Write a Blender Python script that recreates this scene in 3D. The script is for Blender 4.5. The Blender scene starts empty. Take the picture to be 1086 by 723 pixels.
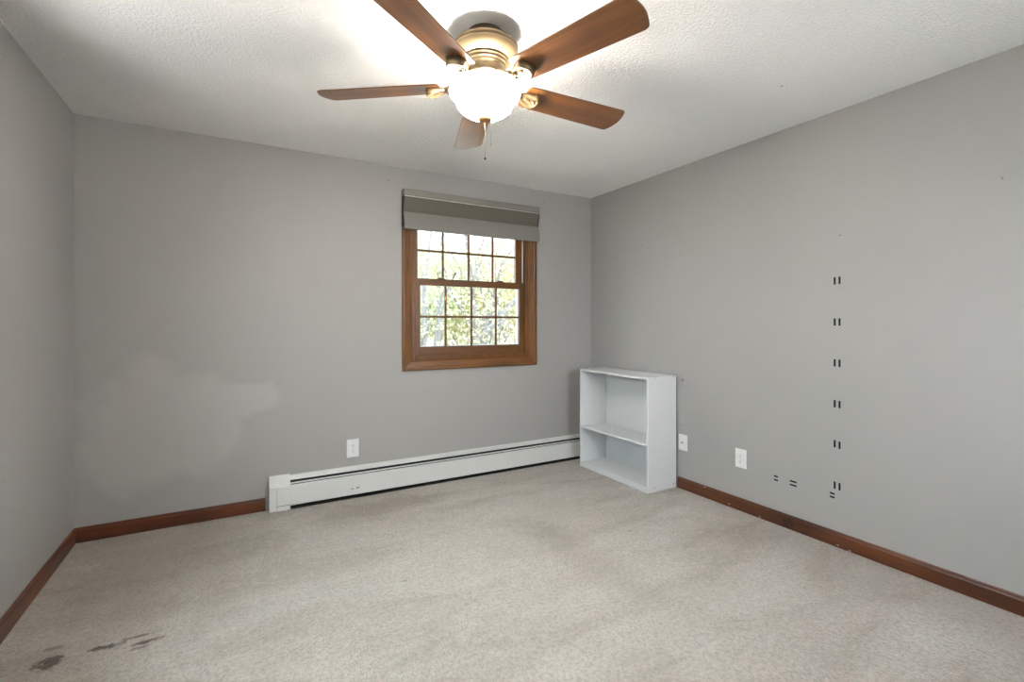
import bpy, bmesh, math, random
from mathutils import Vector, Matrix, noise
random.seed(7)
C = bpy.context.scene.collection
SC = bpy.context.scene
PI = math.pi
# ------------------------------------------------------------------ room numbers (metres)
XL, XR, YB, YF, H = -0.822, 2.908, 3.594, -0.55, 2.44
WT = 0.14                      # wall thickness
EYE = 1.2477

# ------------------------------------------------------------------ camera
cam_d = bpy.data.cameras.new('camera'); cam = bpy.data.objects.new('camera', cam_d); C.objects.link(cam)
cam_d.sensor_width = 36.0; cam_d.sensor_fit = 'HORIZONTAL'
cam_d.lens = 507.2 / 1086 * 36.0
cam_d.shift_y = (342.97 - 361.5) / 1086
cam.location = (0, 0, EYE)
cam.rotation_euler = (PI / 2, 0, -0.51694)
cam_d.clip_start = 0.02; cam_d.clip_end = 300
SC.camera = cam

# ------------------------------------------------------------------ world, lights, exposure
SC.view_settings.view_transform = 'Standard'
SC.view_settings.look = 'None'
SC.view_settings.exposure = 0.65
SC.view_settings.gamma = 1.0
SC.view_settings.use_curve_mapping = False
SC.cycles.use_denoising = True
SC.cycles.max_bounces = 12
SC.cycles.diffuse_bounces = 8
SC.cycles.transparent_max_bounces = 16
W = bpy.data.worlds.new('overcast_sky'); SC.world = W; W.use_nodes = True
W.node_tree.nodes['Background'].inputs[0].default_value = (0.95, 0.97, 1.0, 1)
W.node_tree.nodes['Background'].inputs[1].default_value = 2.3

def area(name, loc, rot, sx, sy, power, col):
    d = bpy.data.lights.new(name, 'AREA'); d.shape = 'RECTANGLE'; d.size = sx; d.size_y = sy
    d.energy = power; d.color = col
    o = bpy.data.objects.new(name, d); C.objects.link(o); o.location = loc; o.rotation_euler = rot
    return o
# daylight falling through the three windows (one in the picture, two added outside the frame)
# area lamps added at the unseen windows, standing in for sky and ground bounce
area('added_side_sky_fill', (XL - 0.9, 1.45, 2.35), (PI / 2 - 0.55, 0, -PI / 2), 2.6, 1.6, 125, (0.76, 0.93, 1.0))
area('added_side_ground_fill', (XL - 0.8, 1.65, 0.25), (PI / 2 + 0.75, 0, -PI / 2), 2.2, 1.6, 85, (0.98, 0.97, 1.0))
area('added_front_sky_fill', (1.90, YF - 0.55, 1.50), (PI / 2 - 0.2, 0, 0.16), 1.6, 1.4, 90, (0.92, 0.94, 1.0))
area('daylight_back_window', (1.68, YB + 0.50, 1.65), (-PI / 2 + 0.15, 0, 0), 1.2, 1.2, 8, (0.93, 0.97, 1.0))
BULB_W, BOWL_E = 14.0, 100.0

# ------------------------------------------------------------------ materials
def s2l(c):
    return tuple((x / 12.92 if x <= 0.04045 else ((x + 0.055) / 1.055) ** 2.4) for x in [v / 255 for v in c]) + (1,)
class M:
    """small node-tree builder"""
    def __init__(s, name, col=(200, 200, 200), rough=0.5, metal=0.0, spec=0.5):
        s.m = bpy.data.materials.new(name); s.m.use_nodes = True
        s.t = s.m.node_tree; s.b = s.t.nodes['Principled BSDF']
        s.b.inputs['Base Color'].default_value = s2l(col); s.b.inputs['Roughness'].default_value = rough
        s.b.inputs['Metallic'].default_value = metal; s.b.inputs['Specular IOR Level'].default_value = spec
    def n(s, typ, **k):
        x = s.t.nodes.new(typ)
        for a, v in k.items(): setattr(x, a, v)
        return x
    def l(s, a, b): s.t.links.new(a, b)
    def coord(s, scale=(1, 1, 1), rot=(0, 0, 0), loc=(0, 0, 0)):
        c = s.n('ShaderNodeTexCoord'); mp = s.n('ShaderNodeMapping')
        mp.inputs['Scale'].default_value = scale; mp.inputs['Rotation'].default_value = rot; mp.inputs['Location'].default_value = loc
        s.l(c.outputs['Object'], mp.inputs['Vector']); return mp.outputs['Vector']
    def noise(s, vec, scale, detail=3, rough=0.55, dist=0.0):
        x = s.n('ShaderNodeTexNoise'); x.inputs['Scale'].default_value = scale; x.inputs['Detail'].default_value = detail
        x.inputs['Roughness'].default_value = rough; x.inputs['Distortion'].default_value = dist
        s.l(vec, x.inputs['Vector']); return x.outputs['Fac']
    def ramp(s, fac, stops):
        r = s.n('ShaderNodeValToRGB'); e = r.color_ramp.elements
        while len(e) < len(stops): e.new(0.5)
        for i, (p, c) in enumerate(stops): e[i].position = p; e[i].color = c
        s.l(fac, r.inputs['Fac']); return r.outputs['Color']
    def mix(s, fac, a, b, typ='MIX'):
        x = s.n('ShaderNodeMix', data_type='RGBA', blend_type=typ)
        if hasattr(fac, 'is_linked'): s.l(fac, x.inputs[0])
        else: x.inputs[0].default_value = fac
        for v, i in ((a, 6), (b, 7)):
            if hasattr(v, 'is_linked'): s.l(v, x.inputs[i])
            else: x.inputs[i].default_value = v
        return x.outputs[2]
    def math(s, op, a, b=0.0, c=None):
        x = s.n('ShaderNodeMath', operation=op)
        for v, i in ((a, 0), (b, 1), (c, 2)):
            if v is None: continue
            if hasattr(v, 'is_linked'): s.l(v, x.inputs[i])
            else: x.inputs[i].default_value = v
        return x.outputs[0]
    def bump(s, h, strength, dist=0.01):
        x = s.n('ShaderNodeBump'); x.inputs['Strength'].default_value = strength; x.inputs['Distance'].default_value = dist
        s.l(h, x.inputs['Height']); s.l(x.outputs['Normal'], s.b.inputs['Normal'])
    def color(s, c): s.l(c, s.b.inputs['Base Color'])
    def rough(s, v): s.l(v, s.b.inputs['Roughness'])
    def blob(s, vec, centre, radii, soft=0.5, rag=None, amp=0.0):
        """0..1 mask, 1 inside an ellipsoid; rag (a noise output) makes the edge ragged"""
        v = s.n('ShaderNodeVectorMath', operation='SUBTRACT'); s.l(vec, v.inputs[0]); v.inputs[1].default_value = centre
        d = s.n('ShaderNodeVectorMath', operation='DIVIDE'); s.l(v.outputs[0], d.inputs[0]); d.inputs[1].default_value = radii
        ln = s.n('ShaderNodeVectorMath', operation='LENGTH'); s.l(d.outputs[0], ln.inputs[0])
        dist = ln.outputs['Value']
        if rag is not None: dist = s.math('ADD', dist, s.math('MULTIPLY', s.math('SUBTRACT', rag, 0.5), amp))
        mr = s.n('ShaderNodeMapRange'); mr.interpolation_type = 'SMOOTHSTEP'
        s.l(dist, mr.inputs['Value']); mr.inputs['From Min'].default_value = 1.0; mr.inputs['From Max'].default_value = 1.0 - soft
        return mr.outputs['Result']

def simple(name, col, rough=0.5, metal=0.0, bump=0.0, bscale=60, var=0.04, spec=0.5):
    m = M(name, col, rough, metal, spec)
    v = m.coord(); nz = m.noise(v, bscale * 0.25, 3)
    c = s2l(col); lo = tuple(x * (1 - var) for x in c[:3]) + (1,); hi = tuple(min(1, x * (1 + var)) for x in c[:3]) + (1,)
    m.color(m.ramp(nz, [(0.3, lo), (0.7, hi)]))
    if bump: m.bump(m.noise(v, bscale, 3), bump, 0.002)
    return m.m

WALLC = (151, 149, 147)
def wall_mat(name, patch=False, marks=()):
    m = M(name, WALLC, 0.55, spec=0.3)
    v = m.coord(); big = m.noise(v, 0.9, 2)
    c = s2l(WALLC)
    col = m.ramp(big, [(0.3, tuple(x * 0.97 for x in c[:3]) + (1,)), (0.7, tuple(x * 1.03 for x in c[:3]) + (1,))])
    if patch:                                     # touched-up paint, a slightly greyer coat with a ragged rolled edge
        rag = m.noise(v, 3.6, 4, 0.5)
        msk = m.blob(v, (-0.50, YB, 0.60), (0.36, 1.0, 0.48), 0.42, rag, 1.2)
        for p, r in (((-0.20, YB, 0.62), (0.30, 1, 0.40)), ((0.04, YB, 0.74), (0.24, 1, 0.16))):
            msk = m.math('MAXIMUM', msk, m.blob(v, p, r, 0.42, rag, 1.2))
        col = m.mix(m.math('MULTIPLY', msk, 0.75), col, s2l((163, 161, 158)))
    for (p, r, k) in marks:
        col = m.mix(m.math('MULTIPLY', m.blob(v, p, (r, r, r), 0.6), k), col, s2l((60, 56, 52)))
    m.color(col)
    m.bump(m.noise(v, 140, 3, 0.6), 0.10, 0.002)
    return m.m
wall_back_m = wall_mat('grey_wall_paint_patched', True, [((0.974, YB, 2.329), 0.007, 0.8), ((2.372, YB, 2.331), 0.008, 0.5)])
wall_right_m = wall_mat('grey_wall_paint_marked', False, [((XR, 2.934, 1.899), 0.011, 0.35), ((XR, 0.761, 1.886), 0.006, 0.6), ((XR, 1.413, 1.739), 0.0055, 0.9)])
wall_m = wall_mat('grey_wall_paint')

def ceiling_mat():
    m = M('textured_white_ceiling', (240, 239, 237), 0.8, spec=0.2)
    v = m.coord(); a = m.noise(v, 75, 4, 0.65); b = m.noise(v, 22, 2)
    sp = m.ramp(a, [(0.42, (0, 0, 0, 1)), (0.62, (1, 1, 1, 1))])
    m.bump(m.math('ADD', sp, m.math('MULTIPLY', b, 0.5)), 0.6, 0.007)
    m.color(m.mix(m.math('MULTIPLY', m.blob(v, (2.367, 1.419, H), (.008, .008, .02), .5), .7), s2l((240, 239, 237)), s2l((70, 66, 62))))
    return m.m
ceiling_m = ceiling_mat()

def carpet_mat():
    m = M('beige_cut_pile_carpet', (170, 158, 145), 0.95, spec=0.1)
    v = m.coord()
    vs = m.coord(scale=(0.9, 2.6, 1), rot=(0, 0, 0.45))          # vacuum and foot swathes
    swath = m.noise(vs, 1.1, 5, 0.6, 0.9)
    mid = m.noise(v, 9, 4, 0.65, 0.5); fine = m.noise(v, 130, 3, 0.7); tuft = m.noise(v, 420, 2, 0.6)
    base = m.ramp(swath, [(0.30, s2l((167, 157, 145))), (0.48, s2l((190, 182, 172))), (0.70, s2l((204, 198, 190)))])
    col = m.mix(m.ramp(mid, [(0.3, (0.15,) * 3 + (1,)), (0.75, (0, 0, 0, 1))]), base, s2l((140, 127, 112)))
    spk = m.noise(v, 62, 3, 0.75); spk2 = m.noise(v, 24, 3, 0.7)
    col = m.mix(m.math('MULTIPLY', m.ramp(spk, [(0.36, (1, 1, 1, 1)), (0.58, (0, 0, 0, 1))]), 0.48), col, s2l((124, 116, 107)))
    col = m.mix(m.math('MULTIPLY', m.ramp(spk2, [(0.50, (0, 0, 0, 1)), (0.72, (1, 1, 1, 1))]), 0.45), col, s2l((205, 199, 192)))
    rag = m.noise(v, 34, 4, 0.75)
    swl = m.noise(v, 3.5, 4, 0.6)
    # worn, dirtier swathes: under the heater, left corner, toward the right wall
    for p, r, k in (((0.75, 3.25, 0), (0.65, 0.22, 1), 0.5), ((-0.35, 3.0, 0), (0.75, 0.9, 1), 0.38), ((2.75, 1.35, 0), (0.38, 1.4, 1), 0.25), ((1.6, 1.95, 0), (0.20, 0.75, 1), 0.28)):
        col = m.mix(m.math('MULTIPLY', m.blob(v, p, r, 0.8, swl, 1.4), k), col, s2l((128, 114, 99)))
    stain = s2l((70, 48, 28))
    for p, r, k in (((-0.613, 2.374, 0), (0.055, 0.055, 1), 0.75), ((-0.63, 2.475, 0), (0.045, 0.02, 1), 0.45), ((-0.455, 2.385, 0), (0.07, 0.02, 1), 0.75),
                    ((-0.315, 2.345, 0), (0.075, 0.018, 1), 0.75), ((-0.36, 2.40, 0), (0.07, 0.014, 1), 0.55), ((-0.335, 2.315, 0), (0.04, 0.015, 1), 0.5),
                    ((-0.78, 2.40, 0), (0.05, 0.02, 1), 0.45), ((2.044, 2.159, 0), (0.03, 0.008, 1), 0.5), ((0.69, 2.28, 0), (0.02, 0.008, 1), 0.5)):
        col = m.mix(m.math('MULTIPLY', m.blob(v, p, r, 0.6, rag, 2.6), min(1, k * 1.3)), col, stain)
    m.color(col)
    m.bump(m.math('ADD', m.math('MULTIPLY', fine, 0.9), m.math('ADD', m.math('MULTIPLY', spk, 1.2), m.math('MULTIPLY', spk2, 0.8))), 1.0, 0.018)
    m.b.inputs['Sheen Weight'].default_value = 0.25
    return m.m
carpet_m = carpet_mat()

def wood_mat(name, dark, mid, light, axis, rough=0.35, scale=1.0, marks=(), coat=0.3):
    m = M(name, mid, rough)
    sc = {'X': (1.2, 16, 16), 'Y': (16, 1.2, 16), 'Z': (16, 16, 1.2)}[axis]
    v = m.coord(scale=tuple(x * scale for x in sc)); v0 = m.coord()
    a = m.noise(v, 1.0, 4, 0.6, 0.6); b = m.noise(v, 5.5, 3, 0.7, 0.3); w = m.noise(v0, 2.2, 2)
    col = m.ramp(m.math('ADD', m.math('MULTIPLY', a, 0.7), m.math('MULTIPLY', w, 0.3)), [(0.30, s2l(dark)), (0.5, s2l(mid)), (0.72, s2l(light))])
    col = m.mix(m.math('MULTIPLY', m.ramp(b, [(0.35, (1, 1, 1, 1)), (0.55, (0, 0, 0, 1))]), 0.35), col, s2l(dark))
    for (p, r, k, c) in marks:
        col = m.mix(m.math('MULTIPLY', m.blob(v0, p, r, 0.6, b, 0.5), k), col, s2l(c))
    m.color(col); m.bump(b, 0.06, 0.002)
    m.b.inputs['Coat Weight'].default_value = coat; m.b.inputs['Coat Roughness'].default_value = 0.2
    return m.m
OAK = ((56, 31, 2), (98, 57, 4), (128, 81, 12))
oakx = wood_mat('stained_oak_grain_across', *OAK, 'X', 0.42, coat=0.1); oakz = wood_mat('stained_oak_grain_upright', *OAK, 'Z', 0.42, coat=0.1)
MAH = ((44, 19, 6), (80, 38, 12), (106, 56, 20))
base_x = wood_mat('red_brown_baseboard_wood', *MAH, 'X', 0.4)
scuffs = [((XR, 1.70, 0.03), (0.1, 0.05, 0.05), 0.75, (40, 16, 8)), ((XR, 1.60, 0.01), (0.1, 0.03, 0.03), 0.6, (40, 16, 8))] + \
         [((XR - 0.012, y, z), (0.02, 0.010, 0.004), 0.8, (205, 190, 178)) for y, z in ((1.88, 0.008), (1.36, 0.006), (1.42, 0.012), (2.3, 0.075), (2.1, 0.02))]
base_y = wood_mat('red_brown_baseboard_wood_long', *MAH, 'Y', 0.4, marks=scuffs)
blade_m = wood_mat('fan_blade_walnut', (56, 32, 13), (98, 60, 25), (134, 86, 40), 'X', 0.36, 0.9, coat=0.3)
blade_edge = None
brass_m = simple('champagne_bronze_metal', (122, 104, 76), 0.45, 0.6, 0.05, 80, 0.05)
dark_bronze = simple('dark_bronze_metal', (88, 72, 54), 0.5, 0.5)
steel_m = simple('dull_steel', (120, 118, 114), 0.4, 0.8)
white_plastic = simple('white_plastic', (208, 208, 208), 0.35)
slot_m = simple('dark_slot', (70, 66, 62), 0.6)
laminate = simple('white_laminate', (206, 207, 208), 0.42, bump=0.02, bscale=200, var=0.01)
heater_m = simple('off_white_enamelled_steel', (198, 198, 195), 0.38, 0.0, var=0.02)
heater_dark = simple('dark_heater_cavity', (26, 25, 24), 0.7, 0.2)  # near black: paints the shade inside the heater; also the black chain pendant
fin_m = simple('aluminium_fins', (92, 92, 92), 0.4, 0.8)
def scuffed_panel():
    m = M('off_white_panel_with_scuffs', (198, 198, 195), 0.38)
    v = m.coord(); rag = m.noise(v, 90, 3); col = s2l((198, 198, 195))
    for p, r in (((-0.703, -0.063, 0.068), (0.012, .05, 0.005)), ((-0.665, -0.063, 0.071), (0.016, .05, 0.006))):
        col = m.mix(m.math('MULTIPLY', m.blob(v, p, r, 0.5, rag, 1.2), 0.8), col, s2l((60, 58, 55)))
    m.color(col); return m.m
panel_m = scuffed_panel()
tape_m = simple('black_adhesive_strip', (12, 12, 13), 0.75, spec=0.2)
def fabric(name, col):
    m = M(name, col, 0.85, spec=0.15); v = m.coord(scale=(1, 1, 1))
    w = m.noise(m.coord(scale=(40, 40, 900)), 1, 2); c = s2l(col)
    m.color(m.ramp(w, [(0.3, tuple(x * 0.88 for x in c[:3]) + (1,)), (0.7, tuple(x * 1.1 for x in c[:3]) + (1,))]))
    m.bump(m.noise(v, 500, 2), 0.15, 0.001); return m.m
shade_m = fabric('taupe_grey_shade_fabric', (122, 119, 114)); shade_shadowed = fabric('taupe_grey_shade_shadowed', (92, 88, 80))  # second copy is darker: shadow on the down-facing roll painted into the fabric
vinyl = simple('white_vinyl', (232, 234, 236), 0.4)
rail_white = simple('pale_metal_lip', (196, 192, 184), 0.35, 0.3)

def glass_mat():
    m = bpy.data.materials.new('window_glass'); m.use_nodes = True; t = m.node_tree; t.nodes.clear()
    o = t.nodes.new('ShaderNodeOutputMaterial'); mx = t.nodes.new('ShaderNodeMixShader')
    tr = t.nodes.new('ShaderNodeBsdfTransparent'); tr.inputs[0].default_value = (0.95, 0.97, 0.96, 1)
    gl = t.nodes.new('ShaderNodeBsdfGlossy'); gl.inputs['Roughness'].default_value = 0.03
    lw = t.nodes.new('ShaderNodeLayerWeight'); lw.inputs['Blend'].default_value = 0.5
    pw = t.nodes.new('ShaderNodeMath'); pw.operation = 'POWER'; pw.inputs[1].default_value = 5.0
    ma = t.nodes.new('ShaderNodeMath'); ma.operation = 'MULTIPLY_ADD'; ma.inputs[1].default_value = 0.9; ma.inputs[2].default_value = 0.035
    t.links.new(lw.outputs['Facing'], pw.inputs[0]); t.links.new(pw.outputs[0], ma.inputs[0])
    t.links.new(ma.outputs[0], mx.inputs[0]); t.links.new(tr.outputs[0], mx.inputs[1]); t.links.new(gl.outputs[0], mx.inputs[2])
    t.links.new(mx.outputs[0], o.inputs[0]); return m
glass_m = glass_mat()
def bowl_mat():
    m = bpy.data.materials.new('lit_frosted_alabaster_glass'); m.use_nodes = True; t = m.node_tree; t.nodes.clear()
    o = t.nodes.new('ShaderNodeOutputMaterial'); ad = t.nodes.new('ShaderNodeAddShader'); mx = t.nodes.new('ShaderNodeMixShader'); mx.inputs[0].default_value = 0.5
    tr = t.nodes.new('ShaderNodeBsdfTransparent'); tr.inputs[0].default_value = (1, 0.93, 0.82, 1)
    df = t.nodes.new('ShaderNodeBsdfTranslucent'); df.inputs[0].default_value = (0.05, 0.04, 0.03, 1)
    em = t.nodes.new('ShaderNodeEmission'); em.inputs[0].default_value = (1, 0.97, 0.95, 1); em.inputs[1].default_value = BOWL_E
    # the glass glows less at its flared lip, away from the bulbs
    tc = t.nodes.new('ShaderNodeTexCoord'); sx = t.nodes.new('ShaderNodeSeparateXYZ'); mr = t.nodes.new('ShaderNodeMapRange')
    t.links.new(tc.outputs['Object'], sx.inputs[0]); t.links.new(sx.outputs['Z'], mr.inputs['Value'])
    mr.inputs['From Min'].default_value = -0.254; mr.inputs['From Max'].default_value = -0.288
    mr.inputs['To Min'].default_value = 0.75; mr.inputs['To Max'].default_value = BOWL_E
    t.links.new(mr.outputs[0], em.inputs[1])
    mf = t.nodes.new('ShaderNodeMapRange'); t.links.new(sx.outputs['Z'], mf.inputs['Value'])     # the thick lip lets little light through
    mf.inputs['From Min'].default_value = -0.256; mf.inputs['From Max'].default_value = -0.275; mf.inputs['To Min'].default_value = 0.97; mf.inputs['To Max'].default_value = 0.5
    t.links.new(mf.outputs[0], mx.inputs[0])
    t.links.new(tr.outputs[0], mx.inputs[1]); t.links.new(df.outputs[0], mx.inputs[2])
    t.links.new(mx.outputs[0], ad.inputs[0]); t.links.new(em.outputs[0], ad.inputs[1]); t.links.new(ad.outputs[0], o.inputs[0]); return m
bowl_m = bowl_mat()
bulb_m = M('lit_bulb', (255, 244, 220)); bulb_m.b.inputs['Emission Color'].default_value = (1, .9, .7, 1); bulb_m.b.inputs['Emission Strength'].default_value = 8; bulb_m = bulb_m.m

# ------------------------------------------------------------------ mesh helpers
def box(bm, x0, x1, y0, y1, z0, z1, bev=0.0, seg=2):
    t = bmesh.new()
    r = bmesh.ops.create_cube(t, size=1.0)
    for v in r['verts']:
        v.co = Vector(((x0 + x1) / 2 + v.co.x * (x1 - x0), (y0 + y1) / 2 + v.co.y * (y1 - y0), (z0 + z1) / 2 + v.co.z * (z1 - z0)))
    if bev: bmesh.ops.bevel(t, geom=t.edges[:], offset=bev, segments=seg, affect='EDGES', profile=0.5)
    return join(bm, t)
def join(bm, t, mtx=None):
    mp = {}
    for v in t.verts: mp[v] = bm.verts.new(mtx @ v.co if mtx else v.co)
    for f in t.faces:
        try: g = bm.faces.new([mp[v] for v in f.verts]); g.smooth = f.smooth
        except ValueError: pass
    t.free(); return bm
def lathe(bm, prof, cx=0, cy=0, seg=48, z0=0, cap=False):
    rings = []
    for r, z in prof:
        if r < 1e-6: rings.append([bm.verts.new((cx, cy, z0 + z))])
        else: rings.append([bm.verts.new((cx + r * math.cos(2 * PI * k / seg), cy + r * math.sin(2 * PI * k / seg), z0 + z)) for k in range(seg)])
    for a, b in zip(rings, rings[1:]):
        for k in range(seg):
            k2 = (k + 1) % seg
            if len(a) == 1 and len(b) == 1: continue
            if len(a) == 1: f = [a[0], b[k2], b[k]]
            elif len(b) == 1: f = [a[k], a[k2], b[0]]
            else: f = [a[k], a[k2], b[k2], b[k]]
            bm.faces.new(f).smooth = True
    if cap:
        for rg in (rings[0], rings[-1]):
            if len(rg) > 2: bm.faces.new(rg)
    return bm
def extrude_profile(bm, prof, axis, a0, a1, closed=True):
    """prof: 2D points; axis 'X' -> (y,z) profile swept along x, 'Y' -> (x,z) profile swept along y, 'Z' -> (x,y) along z"""
    def P(p, a): return {'X': (a, p[0], p[1]), 'Y': (p[0], a, p[1]), 'Z': (p[0], p[1], a)}[axis]
    A = [bm.verts.new(P(p, a0)) for p in prof]; B = [bm.verts.new(P(p, a1)) for p in prof]
    n = len(prof)
    for i in range(n if closed else n - 1):
        j = (i + 1) % n; bm.faces.new((A[i], A[j], B[j], B[i]))
    if closed: bm.faces.new(A); bm.faces.new(B[::-1])
    return bm
def tube(bm, pts, rad, seg=8):
    pts = [Vector(p) for p in pts]; rad = rad if isinstance(rad, (list, tuple)) else [rad] * len(pts)
    rings = []; up = Vector((0.13, 0.21, 1)).normalized()
    for i, p in enumerate(pts):
        d = (pts[min(i + 1, len(pts) - 1)] - pts[max(i - 1, 0)]).normalized()
        u = d.cross(up if abs(d.dot(up)) < 0.95 else Vector((1, 0, 0))).normalized(); w = d.cross(u)
        rings.append([bm.verts.new(p + (u * math.cos(2 * PI * k / seg) + w * math.sin(2 * PI * k / seg)) * rad[i]) for k in range(seg)])
    for a, b in zip(rings, rings[1:]):
        for k in range(seg):
            k2 = (k + 1) % seg; bm.faces.new((a[k], a[k2], b[k2], b[k])).smooth = True
    bm.faces.new(rings[0][::-1]); bm.faces.new(rings[-1]); return bm
def sphere(bm, c, r, sx=1, sy=1, sz=1, u=16, v=10):
    t = bmesh.new(); bmesh.ops.create_uvsphere(t, u_segments=u, v_segments=v, radius=r)
    for f in t.faces: f.smooth = True
    return join(bm, t, Matrix.Translation(c) @ Matrix.Diagonal((sx, sy, sz, 1)))

def obj(name, bm, mat, parent=None, smooth=False):
    if parent is None:                                   # origin at the base of the thing
        vs = [v.co for v in bm.verts]
        o0 = Vector(((min(v.x for v in vs) + max(v.x for v in vs)) / 2, (min(v.y for v in vs) + max(v.y for v in vs)) / 2, min(v.z for v in vs)))
    else:
        p = parent
        while p.parent: p = p.parent
        o0 = p.location.copy()
    for v in bm.verts: v.co -= o0
    bmesh.ops.recalc_face_normals(bm, faces=bm.faces[:])
    me = bpy.data.meshes.new(name); bm.to_mesh(me); bm.free(); me.materials.append(mat)
    o = bpy.data.objects.new(name, me); C.objects.link(o)
    if parent is None: o.location = o0
    else: o.parent = parent
    return o
def world_obj(name, bm, mat, parent=None):               # setting pieces keep world coordinates
    bmesh.ops.recalc_face_normals(bm, faces=bm.faces[:])
    me = bpy.data.meshes.new(name); bm.to_mesh(me); bm.free(); me.materials.append(mat)
    o = bpy.data.objects.new(name, me); C.objects.link(o)
    if parent is not None: o.parent = parent
    return o
def tag(o, label, cat, group=None, kind=None):
    o['label'] = label; o['category'] = cat
    if group: o['group'] = group
    if kind: o['kind'] = kind
    return o
def thing(name, label, cat, loc, group=None, kind=None):
    o = bpy.data.objects.new(name, None); C.objects.link(o); o.location = loc; o.empty_display_size = 0.05
    return tag(o, label, cat, group, kind)
N = bmesh.new

# ------------------------------------------------------------------ room shell
# window openings: back wall, then the added unseen left and front windows
WX0, WX1, WZ0, WZ1 = 1.150, 2.212, 0.960, 2.130
VY0, VY1, VZ0, VZ1 = 0.75, 2.35, 0.95, 2.10
UX0, UX1, UZ1 = 1.35, 2.45, 1.90
def wall_with_hole(axis, d0, d1, a0, a1, h0, h1, hz0, hz1):
    """wall slab running along axis from a0 to a1, thick from d0 to d1, with one rectangular hole"""
    b = N(); xs = (a0, h0, h1, a1); zs = (0, hz0, hz1, H); cache = {}
    def V(a, d, z):
        p = (a, d, z) if axis == 'X' else (d, a, z)
        if p not in cache: cache[p] = b.verts.new(p)
        return cache[p]
    for i in range(3):
        for j in range(3):
            if i == 1 and j == 1: continue
            for d in (d0, d1): b.faces.new([V(xs[i], d, zs[j]), V(xs[i + 1], d, zs[j]), V(xs[i + 1], d, zs[j + 1]), V(xs[i], d, zs[j + 1])])
    def side(p, q): b.faces.new([V(p[0], d0, p[1]), V(q[0], d0, q[1]), V(q[0], d1, q[1]), V(p[0], d1, p[1])])
    side((h0, hz0), (h1, hz0)); side((h1, hz0), (h1, hz1)); side((h1, hz1), (h0, hz1)); side((h0, hz1), (h0, hz0))
    for i in range(3):
        side((xs[i], 0), (xs[i + 1], 0)); side((xs[i], H), (xs[i + 1], H))
    for j in range(3):
        side((xs[0], zs[j]), (xs[0], zs[j + 1])); side((xs[3], zs[j]), (xs[3], zs[j + 1]))
    return b
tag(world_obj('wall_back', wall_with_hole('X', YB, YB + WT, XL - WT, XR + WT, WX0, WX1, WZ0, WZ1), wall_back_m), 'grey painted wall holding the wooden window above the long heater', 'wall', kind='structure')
tag(world_obj('wall_front', wall_with_hole('X', YF - WT, YF, XL - WT, XR + WT, UX0, UX1, VZ0, UZ1), wall_m), 'grey painted wall behind the camera with an added window', 'wall', kind='structure')
tag(world_obj('wall_left', wall_with_hole('Y', XL - WT, XL, YF, YB, VY0, VY1, VZ0, VZ1), wall_m), 'grey painted wall at the left, bare where the picture shows it', 'wall', kind='structure')
b = N(); box(b, XR, XR + WT, YF, YB, 0, H)
tag(world_obj('wall_right', b, wall_right_m), 'grey painted wall with black tape marks behind the white bookcase', 'wall', kind='structure')
b = N(); box(b, XL - WT, XR + WT, YF - WT, YB + WT, H, H + 0.12)
tag(world_obj('ceiling', b, ceiling_m), 'white textured ceiling with the fan hanging from it', 'ceiling', kind='structure')
# carpet: finely gridded top with a slight real unevenness of the pile
b = N()
bmesh.ops.create_grid(b, x_segments=190, y_segments=210, size=0.5)
for v in b.verts:
    v.co.x = XL + (v.co.x + 0.5) * (XR - XL); v.co.y = YF + (v.co.y + 0.5) * (YB - YF)
    edge = min(v.co.x - XL, XR - v.co.x, v.co.y - YF, YB - v.co.y)
    v.co.z = -0.002 + 0.0022 * noise.noise(v.co * 9) + 0.0022 * noise.noise(v.co * 31)
for f in b.faces: f.smooth = True
box(b, XL - WT, XR + WT, YF - WT, YB + WT, -0.15, -0.012)
tag(world_obj('floor', b, carpet_m), 'beige cut pile carpet with worn swathes and dark stains', 'carpet floor', kind='structure')

# baseboards (profile: flat board, small rounded top edge)
HB, TB = 0.0845, 0.012
def bprof(s): return [(0, 0), (s * TB, 0), (s * TB, HB - 0.020), (s * TB * 0.80, HB - 0.012), (s * TB * 0.72, HB - 0.004), (s * TB * 0.45, HB), (0, HB)]
b = N(); extrude_profile(b, [(YB + y, z) for y, z in bprof(-1)], 'X', XL, 0.145)
tag(world_obj('baseboard_back', b, base_x), 'short red-brown wooden baseboard between the left corner and the heater', 'baseboard', kind='structure')
b = N(); extrude_profile(b, [(XL + x, z) for x, z in bprof(1)], 'Y', YF, YB - TB)
tag(world_obj('baseboard_left', b, base_y), 'red-brown wooden baseboard along the plain left wall', 'baseboard', kind='structure')
b = N(); extrude_profile(b, [(XR + x, z) for x, z in bprof(-1)], 'Y', YF, 2.545)
tag(world_obj('baseboard_right', b, base_y), 'scuffed red-brown wooden baseboard running from the bookcase below the tape marks', 'baseboard', kind='structure')
b = N(); extrude_profile(b, [(YF + y, z) for y, z in bprof(1)], 'X', XL + TB, XR - TB)
tag(world_obj('baseboard_front', b, base_x), 'red-brown wooden baseboard along the wall behind the camera', 'baseboard', kind='structure')

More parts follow.
